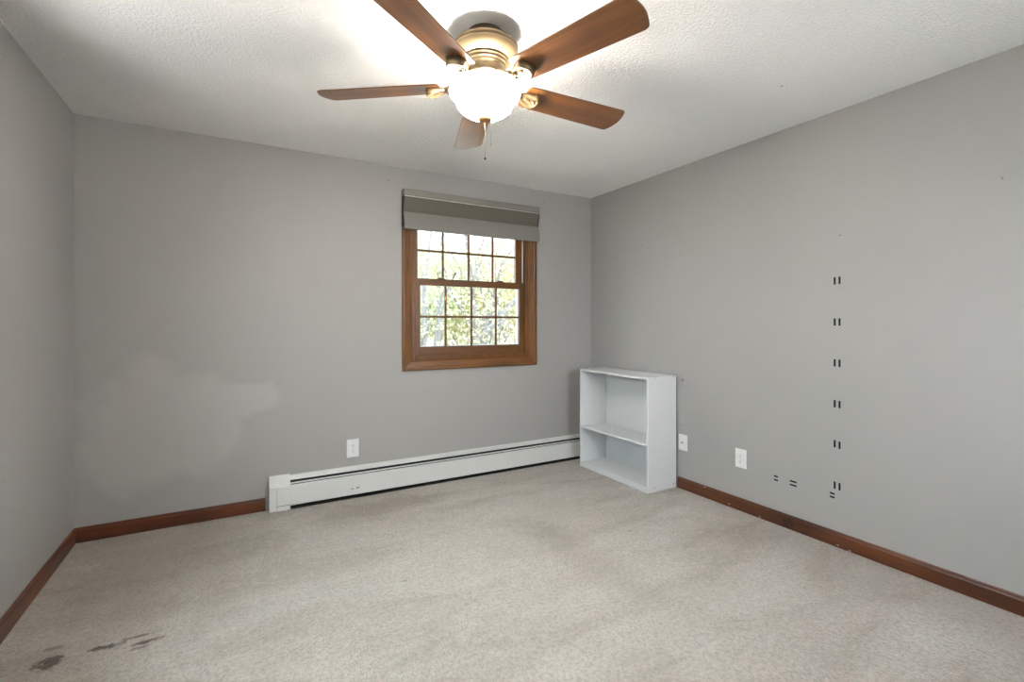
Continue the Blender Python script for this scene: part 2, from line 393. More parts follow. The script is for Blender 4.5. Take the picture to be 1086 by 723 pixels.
# ------------------------------------------------------------------ window in the back wall (double hung, oak)
win = thing('window_1', 'oak framed double-hung window with grilles half under the grey shade', 'window', (1.681, YB, WZ0), kind='structure')
def frame_rect(bm, x0, x1, z0, z1, prof_w, y0, y1, bev=0.003):
    """four mitred-looking boards round an opening; prof_w = (left, right, bottom, top) widths, inside the given outer rectangle"""
    l, r, bt, tp = prof_w
    box(bm, x0, x0 + l, y0, y1, z0, z1, bev); box(bm, x1 - r, x1, y0, y1, z0, z1, bev)
    box(bm, x0 + l, x1 - r, y0, y1, z0, z0 + bt, bev); box(bm, x0 + l, x1 - r, y0, y1, z1 - tp, z1, bev)
CX0, CX1, CZ0, CZ1 = 1.075, 2.287, 0.884, 2.205
def casing_side(x_out, x_in, z0a, z1a):
    # stepped colonial casing: thick outer bead, ogee falling to the inner edge
    s = 1 if x_in > x_out else -1; w = abs(x_in - x_out)
    return [(x_out, YB), (x_out, YB - 0.017), (x_out + s * w * 0.10, YB - 0.020), (x_out + s * w * 0.32, YB - 0.019), (x_out + s * w * 0.40, YB - 0.015),
            (x_out + s * w * 0.62, YB - 0.013), (x_out + s * w * 0.86, YB - 0.010), (x_out + s * w * 0.94, YB - 0.012), (x_in, YB - 0.009), (x_in, YB)]
def mitred(bm, prof, x_out, x_in, horizontal, za, zb, xa=None, xb=None):
    pass
def casing_piece(kind):
    """mitred casing board; profile offset t in 0..1 from outer to inner edge, depth d"""
    P = [(0, 0), (0, .017), (.10, .020), (.32, .019), (.40, .015), (.62, .013), (.86, .010), (.94, .012), (1, .009), (1, 0)]
    b = N(); WI = 0.080
    ends = []
    for e in (0, 1):
        ring = []
        for t, d in P:
            w = t * WI
            if kind == 'left': p = (CX0 + w, YB - d, (CZ0 + w) if e == 0 else (CZ1 - w))
            elif kind == 'right': p = (CX1 - w, YB - d, (CZ0 + w) if e == 0 else (CZ1 - w))
            elif kind == 'bottom': p = ((CX0 + w) if e == 0 else (CX1 - w), YB - d, CZ0 + w)
            else: p = ((CX0 + w) if e == 0 else (CX1 - w), YB - d, CZ1 - w)
            ring.append(b.verts.new(p))
        ends.append(ring)
    A, B = ends
    for i in range(len(P)):
        j = (i + 1) % len(P); b.faces.new((A[i], A[j], B[j], B[i]))
    b.faces.new(A); b.faces.new(B[::-1]); return b
for k in ('left', 'right', 'bottom', 'top'):
    obj('window_casing', casing_piece(k), oakz if k in ('left', 'right') else oakx, win)
# jamb lining the hole (wood inside, white vinyl outside)
b = N(); frame_rect(b, WX0, WX1, WZ0, WZ1, (0.022, 0.022, 0.020, 0.022), YB - 0.004, YB + 0.092, 0.001); obj('window_jamb', b, oakz, win)
b = N(); frame_rect(b, WX0, WX1, WZ0, WZ1, (0.040, 0.040, 0.045, 0.040), YB + 0.094, YB + WT + 0.02, 0.003); obj('outer_frame', b, vinyl, win)
b = N(); box(b, WX0 + .022, WX0 + .034, YB + .0, YB + .018, WZ0 + .02, WZ1 - .022, .003); box(b, WX1 - .034, WX1 - .022, YB + .0, YB + .018, WZ0 + .02, WZ1 - .022, .003)
box(b, WX0 + .034, WX1 - .034, YB + .0, YB + .018, WZ0 + .02, WZ0 + .034, .003); obj('inner_stop', b, oakz, win)
b = N(); box(b, WX1 - .034, WX1 - .030, YB + .045, YB + .060, 1.60, WZ1 - .022, .001); box(b, WX0 + .026, WX0 + .034, YB + .054, YB + .060, 1.60, WZ1 - .022, .001); obj('sash_track', b, vinyl, win)
def sash(nm, x0, x1, z0, z1, gx0, gx1, gz0, gz1, y, mx, mz, lab):
    b = N(); box(b, x0, gx0, y, y + .032, z0, z1, .003); box(b, gx1, x1, y, y + .032, z0, z1, .003)
    s = obj('sash', b, oakz, win); s['label'] = lab
    b = N(); box(b, gx0, gx1, y, y + .032, z0, gz0, .003); box(b, gx0, gx1, y, y + .032, gz1, z1, .003)
    obj('sash_rail', b, oakx, s)
    b = N()
    for x in mx: box(b, x - .009, x + .009, y + .010, y + .024, gz0, gz1, .003)
    for z in mz: box(b, gx0, gx1, y + .010, y + .024, z - .009, z + .009, .003)
    obj('muntin_grille', b, oakz, s)
    b = N(); box(b, gx0 - .005, gx1 + .005, y + .026, y + .029, gz0 - .005, gz1 + .005); obj('glass_pane', b, glass_m, s)
    return s
lo = sash('lower', 1.176, 2.190, 0.990, 1.603, 1.229, 2.132, 1.065, 1.549, YB + .022, (1.445, 1.675, 1.904), (1.302,), 'lower sash')
up = sash('upper', 1.174, 2.188, 1.566, 2.106, 1.220, 2.115, 1.607, 2.062, YB + .060, (1.437, 1.666, 1.893), (1.830,), 'upper sash')
b = N(); box(b, 1.232, 1.238, YB + .048, YB + .0495, 1.068, 1.546); box(b, 2.122, 2.1285, YB + .048, YB + .0495, 1.068, 1.546); box(b, 1.238, 2.122, YB + .048, YB + .0495, 1.066, 1.072); obj('glazing_bead', b, vinyl, lo)
for x in (1.405, 1.945):
    b = N(); box(b, x - .034, x + .034, YB + .024, YB + .046, 1.603, 1.609, .002); box(b, x - .020, x + .020, YB + .028, YB + .042, 1.609, 1.616, .003)
    obj('tilt_latch', b, dark_bronze, win)

# second window, unseen: added in the left wall to raise the daylight
added_win2 = thing('added_window_2', 'wide wooden window added in the left wall outside the picture for daylight', 'window', (XL, 1.55, VZ0), kind='structure')
def frame_y(bm, y0, y1, z0, z1, w, x0, x1, bev=.003):
    box(bm, x0, x1, y0, y0 + w, z0, z1, bev); box(bm, x0, x1, y1 - w, y1, z0, z1, bev)
    box(bm, x0, x1, y0 + w, y1 - w, z0, z0 + w, bev); box(bm, x0, x1, y0 + w, y1 - w, z1 - w, z1, bev)
b = N(); frame_y(b, VY0 - .07, VY1 + .07, VZ0 - .07, VZ1 + .07, .072, XL, XL + .018); obj('window_casing', b, oakz, added_win2)
b = N(); frame_y(b, VY0, VY1, VZ0, VZ1, .05, XL - .10, XL - .04); box(b, XL - .10, XL - .04, 1.53, 1.57, VZ0 + .05, VZ1 - .05, .004); obj('sash', b, oakz, added_win2)
b = N(); box(b, XL - .072, XL - .068, VY0 + .04, VY1 - .04, VZ0 + .04, VZ1 - .04); obj('glass_pane', b, glass_m, added_win2)

# third window, unseen: added behind the camera for more daylight
added_win3 = thing('added_window_3', 'wooden window added in the wall behind the camera for daylight', 'window', (1.90, YF, VZ0), kind='structure')
b = N(); frame_rect(b, UX0 - .07, UX1 + .07, VZ0 - .07, UZ1 + .07, (.072,) * 4, YF, YF + .018, .003); obj('window_casing', b, oakz, added_win3)
b = N(); frame_rect(b, UX0, UX1, VZ0, UZ1, (.05,) * 4, YF - .10, YF - .04, .004); box(b, 1.88, 1.92, YF - .10, YF - .04, VZ0 + .05, UZ1 - .05, .004); obj('sash', b, oakz, added_win3)
b = N(); box(b, UX0 + .04, UX1 - .04, YF - .072, YF - .068, VZ0 + .04, UZ1 - .04); obj('glass_pane', b, glass_m, added_win3)

# ------------------------------------------------------------------ window shade
SX0, SX1 = 1.073, 2.285
sh = thing('window_shade', 'taupe grey fabric window shade raised at the top of the oak window', 'window shade', (1.68, YB, 1.967))
b = N(); extrude_profile(b, [(YB, 2.268), (YB - .058, 2.268), (YB - .066, 2.262), (YB - .068, 2.219), (YB - .060, 2.215), (YB, 2.215)], 'X', SX0, SX1); obj('headrail', b, shade_m, sh)
b = N(); extrude_profile(b, [(YB - .056, 2.2145), (YB - .070, 2.2145), (YB - .071, 2.2095), (YB - .056, 2.2095)], 'X', SX0 + .002, SX1 - .002); obj('headrail_lip', b, rail_white, sh)
prof = []
for i in range(13):
    t = i / 12; prof.append((YB - .064 + .030 * math.sin(t * PI * .5) ** 1.2, 2.209 - .114 * t))
inner = [(y + .012, z) for y, z in prof[::-1]]
b = N(); extrude_profile(b, prof + inner, 'X', SX0 + .003, SX1 - .003); obj('rolled_fabric', b, shade_shadowed, sh)
prof = []
for i in range(13):
    t = i / 12; prof.append((YB - .042 - .026 * math.sin(t * PI * .62) - .004 * t, 2.097 - .128 * t))
inner = [(min(YB - .022, y + .014), z) for y, z in prof[::-1]]
b = N(); extrude_profile(b, prof + inner, 'X', SX0 + .002, SX1 - .002); vane = obj('fabric_vane', b, shade_m, sh)
b = N(); box(b, SX0 + .002, SX1 - .002, YB - .070, YB - .030, 1.9665, 1.974, .002); obj('bottom_rail', b, shade_m, sh)
for x in (SX0 - .0005, SX1 - .0025):
    b = N(); extrude_profile(b, [(YB - .004, 2.2145), (YB - .064, 2.2145), (YB - .062, 2.19), (YB - .040, 2.10), (YB - .054, 2.06), (YB - .066, 1.99), (YB - .004, 1.99)], 'X', x, x + .003); obj('end_cap', b, heater_dark, sh)  # near-black plate, painting the shadowed end of the fabric
b = N(); box(b, SX0 + .01, SX1 - .01, YB - .03, YB - .020, 1.985, 2.214); obj('back_panel', b, shade_shadowed, sh)
for x in (1.40, 1.96):
    b = N(); box(b, x - .02, x + .02, YB - .0205, YB, 2.206, 2.216, .002); obj('mounting_bracket', b, steel_m, sh)

# ------------------------------------------------------------------ baseboard heater
HX0, HX1, YH = 0.168, XR - 0.006, YB - 0.062
ht = thing('baseboard_heater', 'long off-white hot water baseboard heater under the window', 'heater', (1.4, YB, 0))
b = N(); box(b, HX0 + .004, HX1, YB - .006, YB - .001, 0.004, 0.214); obj('back_plate', b, heater_m, ht)
b = N(); extrude_profile(b, [(YB - .001, .210), (YB - .050, .1955), (YB - .052, .1925), (YB - .050, .1925), (YB - .001, .206)], 'X', HX0 + .12, HX1); obj('top_hood', b, heater_m, ht)
b = N(); extrude_profile(b, [(YB - .0525, .1765), (YB - .0565, .1755), (YB - .0575, .168), (YB - .0560, .168), (YB - .0550, .1745)], 'X', HX0 + .124, HX1); obj('damper', b, heater_m, ht)
b = N(); extrude_profile(b, [(YB - .048, .160), (YB - .059, .161), (YB - .063, .157), (YB - .063, .027), (YB - .058, .022), (YB - .054, .022), (YB - .058, .030), (YB - .059, .154), (YB - .048, .156)], 'X', HX0 + .124, HX1); obj('front_panel', b, panel_m, ht)
b = N(); box(b, HX0 + .13, HX1, YB - .046, YB - .011, .050, .150); obj('fin_element', b, heater_dark, ht)
b = N(); tube(b, [(HX0 + .05, YB - .027, .10), (HX1 - .01, YB - .027, .10)], .011, 12); obj('pipe', b, dark_bronze, ht)
b = N(); box(b, HX0 + .13, HX1, YB - .010, YB - .0062, .006, .203); obj('cavity_shade_sheet', b, heater_dark, ht)  # near-black sheet that paints the shade seen through the slot
b = N(); box(b, HX0 + .13, HX1, YB - .0625, YB - .008, .0005, .0065); obj('gap_shade_sheet', b, heater_dark, ht)  # near-black sheet added to paint the shade under the front panel
# left end cap: shell with a sloping top, a stile at the end and an inset panel
b = N(); extrude_profile(b, [(YB - .001, .222), (YB - .056, .172), (YB - .067, .158), (YB - .067, 0.0), (YB - .063, 0.0), (YB - .063, .156), (YB - .053, .166), (YB - .001, .214)], 'X', HX0, HX0 + .126)
cap = obj('end_cap', b, heater_m, ht)
b = N(); extrude_profile(b, [(YB - .001, .214), (YB - .054, .166), (YB - .064, .156), (YB - .064, .001), (YB - .001, .001)], 'X', HX0 + .0005, HX0 + .006); obj('end_plate', b, heater_m, cap)
b = N(); box(b, HX0 + .044, HX0 + .123, YB - .0695, YB - .066, .034, .150, .0012); obj('access_panel', b, heater_m, cap)
b = N(); box(b, HX0 + .043, HX0 + .0445, YB - .0678, YB - .0668, .002, .152); box(b, HX0 + .043, HX0 + .126, YB - .0678, YB - .0668, .0305, .0335); obj('seam', b, slot_m, cap)
for x in (0.95, 1.75, 2.5):
    b = N(); box(b, x, x + .02, YB - .0545, YB - .0105, .161, .166); box(b, x, x + .02, YB - .0125, YB - .0105, .155, .19); obj('hanger_bracket', b, heater_dark, ht)

# ------------------------------------------------------------------ bookcase against the right wall, open side to the room
BX0, BX1, BY0, BY1, BH = 2.597, 2.893, 2.552, 3.361, 0.850
bc = thing('bookcase', 'low white two-compartment bookcase standing in the corner', 'bookcase', ((BX0 + BX1) / 2, (BY0 + BY1) / 2, 0))
T = .0165
for y0, y1 in ((BY0, BY0 + T), (BY1 - T, BY1)):
    b = N(); box(b, BX0, BX1, y0, y1, 0, BH, .0012); sp = obj('side_panel', b, laminate, bc)
    ys = y0 - .0006 if y0 == BY0 else y1 + .0006
    for x, z in ((2.664, .843), (2.866, .843), (2.661, .034), (2.864, .032)):
        b = N(); t = bmesh.new(); bmesh.ops.create_cone(t, cap_ends=True, segments=14, radius1=.0042, radius2=.0042, depth=.0016)
        join(b, t, Matrix.Translation((x, ys, z)) @ Matrix.Rotation(PI / 2, 4, 'X')); obj('cam_screw', b, steel_m, sp)
iy0, iy1 = BY0 + T + .0004, BY1 - T - .0004
b = N(); box(b, BX0, BX1, iy0, iy1, BH - T, BH, .0012); obj('top_panel', b, laminate, bc)
b = N(); box(b, BX0 + .003, BX1 - .01, iy0, iy1, .0265, .0425, .0012); obj('bottom_panel', b, laminate, bc)
b = N(); box(b, BX0 + .001, BX0 + .013, iy0, iy1, 0, .0245, .001); obj('kick_strip', b, laminate, bc)
b = N(); box(b, BX0 + .006, BX1 - .012, iy0 + .001, iy1 - .001, .337, .354, .0012); sf = obj('shelf', b, laminate, bc)
b = N(); box(b, BX0 + .004, BX0 + .0065, iy0 + .001, iy1 - .001, .338, .3485, .0005); obj('edge_band', b, laminate, sf)
b = N(); box(b, BX1 - .0105, BX1 - .0045, iy0, iy1, .03, BH - T - .0005); obj('back_panel', b, laminate, bc)
for z0, z1 in ((.63, .72), (.20, .27)):
    b = N(); box(b, BX1 - .0125, BX1 - .0108, iy1 - .003, iy1 - .0008, z0, z1); obj('back_gap', b, slot_m, bc)
for z in (.18, .212, .244, .46, .492, .524, .556):
    for x in (BX0 + .045, BX1 - .065):
        b = N(); t = bmesh.new(); bmesh.ops.create_cone(t, cap_ends=True, segments=10, radius1=.0022, radius2=.0022, depth=.0012)
        join(b, t, Matrix.Translation((x, iy1 + .0002, z)) @ Matrix.Rotation(PI / 2, 4, 'X')); obj('pin_hole', b, slot_m, sp)

# ------------------------------------------------------------------ wall plates
def local_plate(name, label, cat, pos, rotz, w, h, kind, group=None):
    """built facing -Y at the origin (back on y=0), then turned; pos = centre on the wall"""
    root = thing(name, label, cat, (pos[0], pos[1], pos[2]), group); root.rotation_euler = (0, 0, rotz)
    def add(nm, bm, mat, par):
        bmesh.ops.recalc_face_normals(bm, faces=bm.faces[:]); me = bpy.data.meshes.new(nm); bm.to_mesh(me); bm.free(); me.materials.append(mat)
        o = bpy.data.objects.new(nm, me); C.objects.link(o); o.parent = par; return o
    b = N(); a, c = w / 2, h / 2
    lv = [(1, 0), (1, .0025), (.93, .0055), (0.80, .0062)]
    rings = [[b.verts.new((sx * (a - (1 - s) * a * .9), -d, sz * (c - (1 - s) * a * .9))) for sx, sz in ((-1, -1), (1, -1), (1, 1), (-1, 1))] for s, d in lv]
    for r0, r1 in zip(rings, rings[1:]):
        for k in range(4): b.faces.new((r0[k], r0[(k + 1) % 4], r1[(k + 1) % 4], r1[k]))
    b.faces.new(rings[-1]); b.faces.new(rings[0])
    add('cover_plate', b, white_plastic, root)
    def disc(bm, x, y, z, r, d, seg=14, sx=1, sz=1):
        t = bmesh.new(); bmesh.ops.create_cone(t, cap_ends=True, segments=seg, radius1=r, radius2=r, depth=d)
        join(bm, t, Matrix.Translation((x, y, z)) @ Matrix.Diagonal((sx, 1, sz, 1)) @ Matrix.Rotation(PI / 2, 4, 'X'))
    if kind == 'duplex':
        for s in (1, -1):
            b = N(); disc(b, 0, -.0065, s * .0195, .0165, .004, 24, 1, .86); rc = add('receptacle', b, white_plastic, root)
            b = N()
            for x in (-.0062, .0062): box(b, x - .0012, x + .0012, -.0089, -.0082, s * .0195 - .001, s * .0195 + .0075)
            disc(b, 0, -.0086, s * .0195 - .0075, .0024, .0008, 10); add('slot', b, slot_m, rc)
        b = N(); disc(b, 0, -.0068, 0, .003, .002); add('screw', b, steel_m, root)
    else:
        b = N(); disc(b, 0, -.009, 0, .0075, .006, 6); add('jack_nut', b, steel_m, root)
        b = N(); disc(b, 0, -.014, 0, .0045, .012, 14); add('coaxial_jack', b, steel_m, root)
        for s in (1, -1):
            b = N(); disc(b, 0, -.0068, s * h * .36, .003, .002); add('screw', b, white_plastic, root)
    return root
local_plate('electrical_outlet', 'white duplex outlet on the window wall just above the heater', 'outlet', (0.712, YB, 0.343), 0, .084, .130, 'duplex')
local_plate('electrical_outlet', 'white duplex outlet on the wall between bookcase and tape marks', 'outlet', (XR, 2.021, 0.347), -PI / 2, .080, .126, 'duplex')
local_plate('cable_plate', 'white cable jack plate half hidden at the bookcase edge', 'wall plate', (XR, 2.500, 0.350), -PI / 2, .080, .118, 'coax')
def wall_screw(name, label, cat, y, z, r, out):
    root = thing(name, label, cat, (XR, y, z))
    b = N(); t = bmesh.new(); bmesh.ops.create_cone(t, cap_ends=True, segments=16, radius1=r, radius2=r * .8, depth=.003)
    join(b, t, Matrix.Translation((XR - out, y, z)) @ Matrix.Rotation(-PI / 2, 4, 'Y')); obj('screw_head', b, steel_m, root)
    b = N(); tube(b, [(XR + .004, y, z), (XR - out, y, z)], r * .5, 10); obj('shank', b, steel_m, root)
wall_screw('wall_screw', 'grey screw in the wall beside the bookcase top', 'screw', 2.500, .822, .0095, .012)
wall_screw('wall_screw', 'tiny screw in the wall just above the cable plate', 'screw', 2.510, .478, .005, .003)
b = N(); tube(b, [(XR + .004, 1.413, 1.739), (XR - .009, 1.413, 1.7405)], .0022, 8); tag(obj('nail', b, steel_m), 'small nail in the wall above the column of tape marks', 'nail')

# ------------------------------------------------------------------ black adhesive strips on the right wall
def strip_mesh(name, wy, hz):
    b = N(); box(b, -.0012, 0, -wy / 2, wy / 2, -hz / 2, hz / 2, .0004, 1)
    bmesh.ops.recalc_face_normals(b, faces=b.faces[:]); me = bpy.data.meshes.new(name); b.to_mesh(me); b.free(); me.materials.append(tape_m); return me
upright, flat_l, flat_s = strip_mesh('upright_strip', .0105, .041), strip_mesh('long_flat_strip', .041, .0098), strip_mesh('short_flat_strip', .026, .0098)
proto = bpy.data.objects.new('adhesive_strip', upright)
first = True
def strip(me, y, z, tilt, label):
    global first
    o = proto if first else proto.copy(); first = False
    o.data = me; C.objects.link(o); o.location = (XR, y, z); o.rotation_euler = (tilt, 0, 0)
    tag(o, label, 'tape strip', 'black adhesive strips on the right wall')
rows = ['topmost pair', 'second pair from the top', 'third pair from the top', 'fourth pair from the top', 'fifth pair from the top', 'lowest upright pair']
for nm, z, dz in zip(rows, (1.488, 1.256, 1.026, .796, .570, .338), (0.002, 0, -.001, -.001, -.003, -.002)):
    strip(upright, 1.4415, z - dz / 2, 0, 'black upright adhesive strip, left of the %s in the column' % nm)
    strip(upright, 1.4165, z + dz / 2, 0, 'black upright adhesive strip, right of the %s in the column' % nm)
for me, y, za, zb, where in ((flat_s, 1.7805, .294, .2715, 'short pair nearest the outlet'), (flat_l, 1.674, .292, .2695, 'long pair between outlet and column'), (flat_s, 1.454, .289, .2685, 'short pair under the tape column')):
    strip(me, y, za, .03, 'black flat adhesive strip, upper of the %s' % where)
    strip(me, y, zb, .03, 'black flat adhesive strip, lower of the %s' % where)

# ------------------------------------------------------------------ ceiling fan with light
FX, FY, FZ = 0.876, 1.765, 2.2244
fan = thing('ceiling_fan', 'five-blade wooden ceiling fan with a lit frosted glass bowl', 'ceiling fan', (FX, FY, H))
b = N(); lathe(b, [(0, 2.4395), (.071, 2.4395), (.073, 2.432), (.070, 2.412), (.066, 2.402), (.055, 2.398), (0, 2.398)], FX, FY); obj('ceiling_canopy', b, dark_bronze, fan)
b = N(); lathe(b, [(0, 2.4025), (.060, 2.402), (.105, 2.396), (.129, 2.386), (.137, 2.376), (.1375, 2.370), (.134, 2.3675), (.134, 2.3655), (.1365, 2.363), (.134, 2.352),
                   (.124, 2.340), (.108, 2.330), (.096, 2.324), (0, 2.324)], FX, FY, 64); mh = obj('motor_housing', b, brass_m, fan)
b = N(); lathe(b, [(.1345, 2.3678), (.1355, 2.3665), (.1345, 2.3652)], FX, FY, 64); obj('housing_groove', b, dark_bronze, mh)
b = N(); lathe(b, [(0, 2.3245), (.097, 2.3245), (.099, 2.320), (.096, 2.315), (.091, 2.313), (.093, 2.308), (.090, 2.303), (.085, 2.301), (.086, 2.296), (.081, 2.291),
                   (.079, 2.288), (.079, 2.264), (.083, 2.261), (.083, 2.256), (.075, 2.251), (0, 2.251)], FX, FY, 64); hb_ = obj('lower_housing', b, brass_m, fan)
a = math.atan2(-FY, -FX) + 0.03
b = N(); t = bmesh.new(); bmesh.ops.create_cone(t, cap_ends=True, segments=3, radius1=.006, radius2=.005, depth=.004)
join(b, t, Matrix.Translation((FX + .080 * math.cos(a), FY + .080 * math.sin(a), 2.277)) @ Matrix.Rotation(a, 4, 'Z') @ Matrix.Rotation(PI / 2, 4, 'Y')); obj('reverse_switch', b, dark_bronze, hb_)
b = N(); lathe(b, [(0, 2.2515), (.040, 2.2515), (.037, 2.235), (.036, 2.200), (.060, 2.196), (.060, 2.186), (0, 2.186)], FX, FY, 32); obj('light_fitter', b, brass_m, fan)
# glass bowl: flared lip, waist, rounded bottom
outer = [(.1465, 2.201), (.1485, 2.196), (.1455, 2.186), (.136, 2.177), (.126, 2.169), (.120, 2.159), (.116, 2.146), (.108, 2.131), (.093, 2.117), (.072, 2.105), (.046, 2.097), (.012, 2.0945)]
b = N(); lathe(b, outer + [(r - .003, z + .003) for r, z in outer[::-1]], FX, FY, 64); bowl = obj('glass_bowl', b, bowl_m, fan)
for k in range(3):
    an = k * 2 * PI / 3 + .5; c = Vector((FX + .052 * math.cos(an), FY + .052 * math.sin(an), 2.158))
    b = N(); sphere(b, c, .022, 1, 1, 1.15); obj('bulb', b, bulb_m, fan)
    b = N(); tube(b, [c + Vector((0, 0, .020)), c + Vector((0, 0, .034))], .012, 12); obj('bulb_socket', b, white_plastic, fan)
b = N(); lathe(b, [(0, 2.099), (.029, 2.0985), (.032, 2.094), (.031, 2.088), (.026, 2.081), (.016, 2.076), (.0075, 2.073), (.0085, 2.068), (.006, 2.064), (0, 2.063)], FX, FY, 32); obj('finial', b, simple('antique_brass_finial', (142, 100, 66), 0.55, 0.2), fan)
# pull chains
b = N(); z = 2.064
while z > 1.930: sphere(b, (FX, FY, z), .0008, u=6, v=4); z -= .0022
tube(b, [(FX, FY, 2.064), (FX, FY, 1.930)], .0004, 5); ch = obj('pull_chain', b, dark_bronze, fan)
b = N(); tube(b, [(FX, FY, 2.062), (FX, FY, 2.040)], [.0022, .0018], 8); obj('chain_coupling', b, brass_m, ch)
b = N(); sphere(b, (FX, FY, 1.926), .0042, 1, 1, 1.2, 10, 8); obj('chain_pendant', b, heater_dark, ch)
cx2, cy2 = FX + .0204, FY - .0116
b = N(); tube(b, [(cx2, cy2, 2.10), (cx2, cy2, 1.985)], .0004, 6); ch2 = obj('pull_chain', b, dark_bronze, fan)
b = N(); sphere(b, (cx2, cy2, 1.983), .0022, 1, 1, 1.2, 8, 6); obj('chain_pendant', b, brass_m, ch2)
# blades: built along local +X, rounded tip, pitched 12 degrees
TILT = -math.radians(12.0); RT = 0.712
def blade_bm():
    b = N(); R0, h0, h1, th = .185, .0655, .078, .0055
    def hw(s): return h0 + (h1 - h0) * (s - .2) / .5
    top = [(R0, hw(R0) - .014), (R0 + .005, hw(R0) - .005), (R0 + .015, hw(R0))]
    xs = [R0 + .015 + i * (RT - .035 - R0 - .015) / 10 for i in range(1, 11)]
    top += [(x, hw(x)) for x in xs]
    n = 12; tip = []
    # blunt tip: tight corners joined by a shallow arc
    hm = hw(RT - .035)
    for i in range(1, 7):
        a = i / 7 * PI / 2; tip.append((RT - .035 + .022 * math.sin(a), hm - .022 + .022 * math.cos(a)))
    ye = hm - .022
    for i in range(0, 5): 
        t = i / 4; y = ye * (1 - t); tip.append((RT - .013 + .013 * (1 - (y / ye) ** 2), y))
    half = top + tip
    outl = half + [(x, -y) for x, y in half[::-1] if abs(y) > 1e-6]
    up_, dn = [b.verts.new((x, y, th / 2)) for x, y in outl], [b.verts.new((x, y, -th / 2)) for x, y in outl]
    b.faces.new(up_); b.faces.new(dn[::-1])
    for i in range(len(outl)):
        j = (i + 1) % len(outl); b.faces.new((up_[i], dn[i], dn[j], up_[j]))
    eds = [e for e in b.edges if abs(e.verts[0].co.z - e.verts[1].co.z) < 1e-7]
    bmesh.ops.bevel(b, geom=eds, offset=.0012, segments=2, affect='EDGES')
    return b
def bracket_plate_bm():
    """cast blade bracket under the blade root: D-shaped dished plate narrowing to the hub"""
    b = N(); out = []
    for i in range(-8, 9):
        a = i / 8 * PI * .5; out.append((.226 + .026 * math.cos(a), .043 * math.sin(a)))
    out += [(.215, .040), (.185, .030), (.165, .020), (.150, .013)]
    out += [(.150, -.013), (.165, -.020), (.185, -.030), (.215, -.040)]
    zt, zb = -.0035, -.030
    def zlow(x): return zt - .006 - .020 * max(0, min(1, (x - .15) / .08))
    T_ = [b.verts.new((x, y, zt)) for x, y in out]
    B_ = [b.verts.new((x - .004 if x > .2 else x, y * .90, zlow(x))) for x, y in out]
    cx = .212
    I_ = [b.verts.new((cx + (x - cx) * .72, y * .62, zlow(x))) for x, y in out]
    J_ = [b.verts.new((cx + (x - cx) * .64, y * .52, zlow(x) + .010)) for x, y in out]
    n = len(out)
    for i in range(n):
        j = (i + 1) % n
        for A, Bq in ((T_, B_), (B_, I_), (I_, J_)): b.faces.new((A[i], A[j], Bq[j], Bq[i])).smooth = True
    b.faces.new(T_); b.faces.new(J_[::-1]); return b
def bracket_arm_bm():
    b = N()
    for s in (1, -1):
        tube(b, [(.066, s * .012, .030), (.090, s * .013, .026), (.115, s * .018, .012), (.140, s * .020, -.004), (.165, s * .018, -.012)], [.0075, .007, .0065, .0065, .007], 10)
    tube(b, [(.066, 0, .028), (.10, 0, .020), (.13, 0, .004), (.160, 0, -.010)], .0055, 10)
    box(b, .060, .082, -.022, .022, .022, .036, .004)
    return b
def knob_bm():
    b = N(); sphere(b, (.232, 0, -.019), .0095, 1, 1, .8)
    sphere(b, (.200, 0, -.015), .009, 1.6, .8, .6); return b
def mesh_of(name, bm, mat):
    bmesh.ops.recalc_face_normals(bm, faces=bm.faces[:]); me = bpy.data.meshes.new(name); bm.to_mesh(me); bm.free(); me.materials.append(mat); return me
blade_me, plate_me, arm_me, knob_me = mesh_of('fan_blade', blade_bm(), blade_m), mesh_of('blade_bracket', bracket_plate_bm(), brass_m), mesh_of('bracket_arm', bracket_arm_bm(), brass_m), mesh_of('bracket_knob', knob_bm(), brass_m)
for k in range(5):
    a = 2.5044 - 2 * PI / 5 * k
    m0 = Matrix.Translation((0, 0, FZ - H)) @ Matrix.Rotation(a, 4, 'Z'); mt = m0 @ Matrix.Rotation(TILT, 4, 'X')
    bl = bpy.data.objects.new('fan_blade', blade_me); C.objects.link(bl); bl.parent = fan; bl.matrix_local = mt
    br = bpy.data.objects.new('blade_bracket', plate_me); C.objects.link(br); br.parent = fan; br.matrix_local = mt
    kn = bpy.data.objects.new('bracket_knob', knob_me); C.objects.link(kn); kn.parent = br
    ar = bpy.data.objects.new('bracket_arm', arm_me); C.objects.link(ar); ar.parent = br; ar.matrix_local = Matrix.Rotation(-TILT * .6, 4, 'X')
ld = bpy.data.lights.new('fan_bulbs', 'POINT'); ld.energy = BULB_W; ld.color = (1, .95, .87); ld.shadow_soft_size = .045
lo_ = bpy.data.objects.new('fan_bulbs', ld); C.objects.link(lo_); lo_.location = (FX, FY, 2.138)

# ------------------------------------------------------------------ outdoors: lawn and autumn trees beyond the window
GZ = -2.9
b = N(); bmesh.ops.create_grid(b, x_segments=24, y_segments=24, size=1)
for v in b.verts:
    v.co = Vector((6 + v.co.x * 60, 8 + v.co.y * 60, GZ)); v.co.z += .25 * noise.noise(v.co * .12)
lawn_m = M('pale_lawn', (150, 160, 96), .95); vv = lawn_m.coord(); lawn_m.color(lawn_m.ramp(lawn_m.noise(vv, .8, 5, .7), [(.3, s2l((112, 112, 84))), (.7, s2l((150, 142, 112)))])); lawn_m = lawn_m.m
tag(world_obj('ground_outside', b, lawn_m), 'pale lawn outside far below the window', 'lawn', kind='structure')
bark = M('grey_bark', (150, 148, 150), .9); vv = bark.coord(scale=(6, 6, 1)); bark.color(bark.ramp(bark.noise(vv, 4, 4), [(.3, s2l((150, 152, 160))), (.7, s2l((184, 186, 192)))])); bark = bark.m
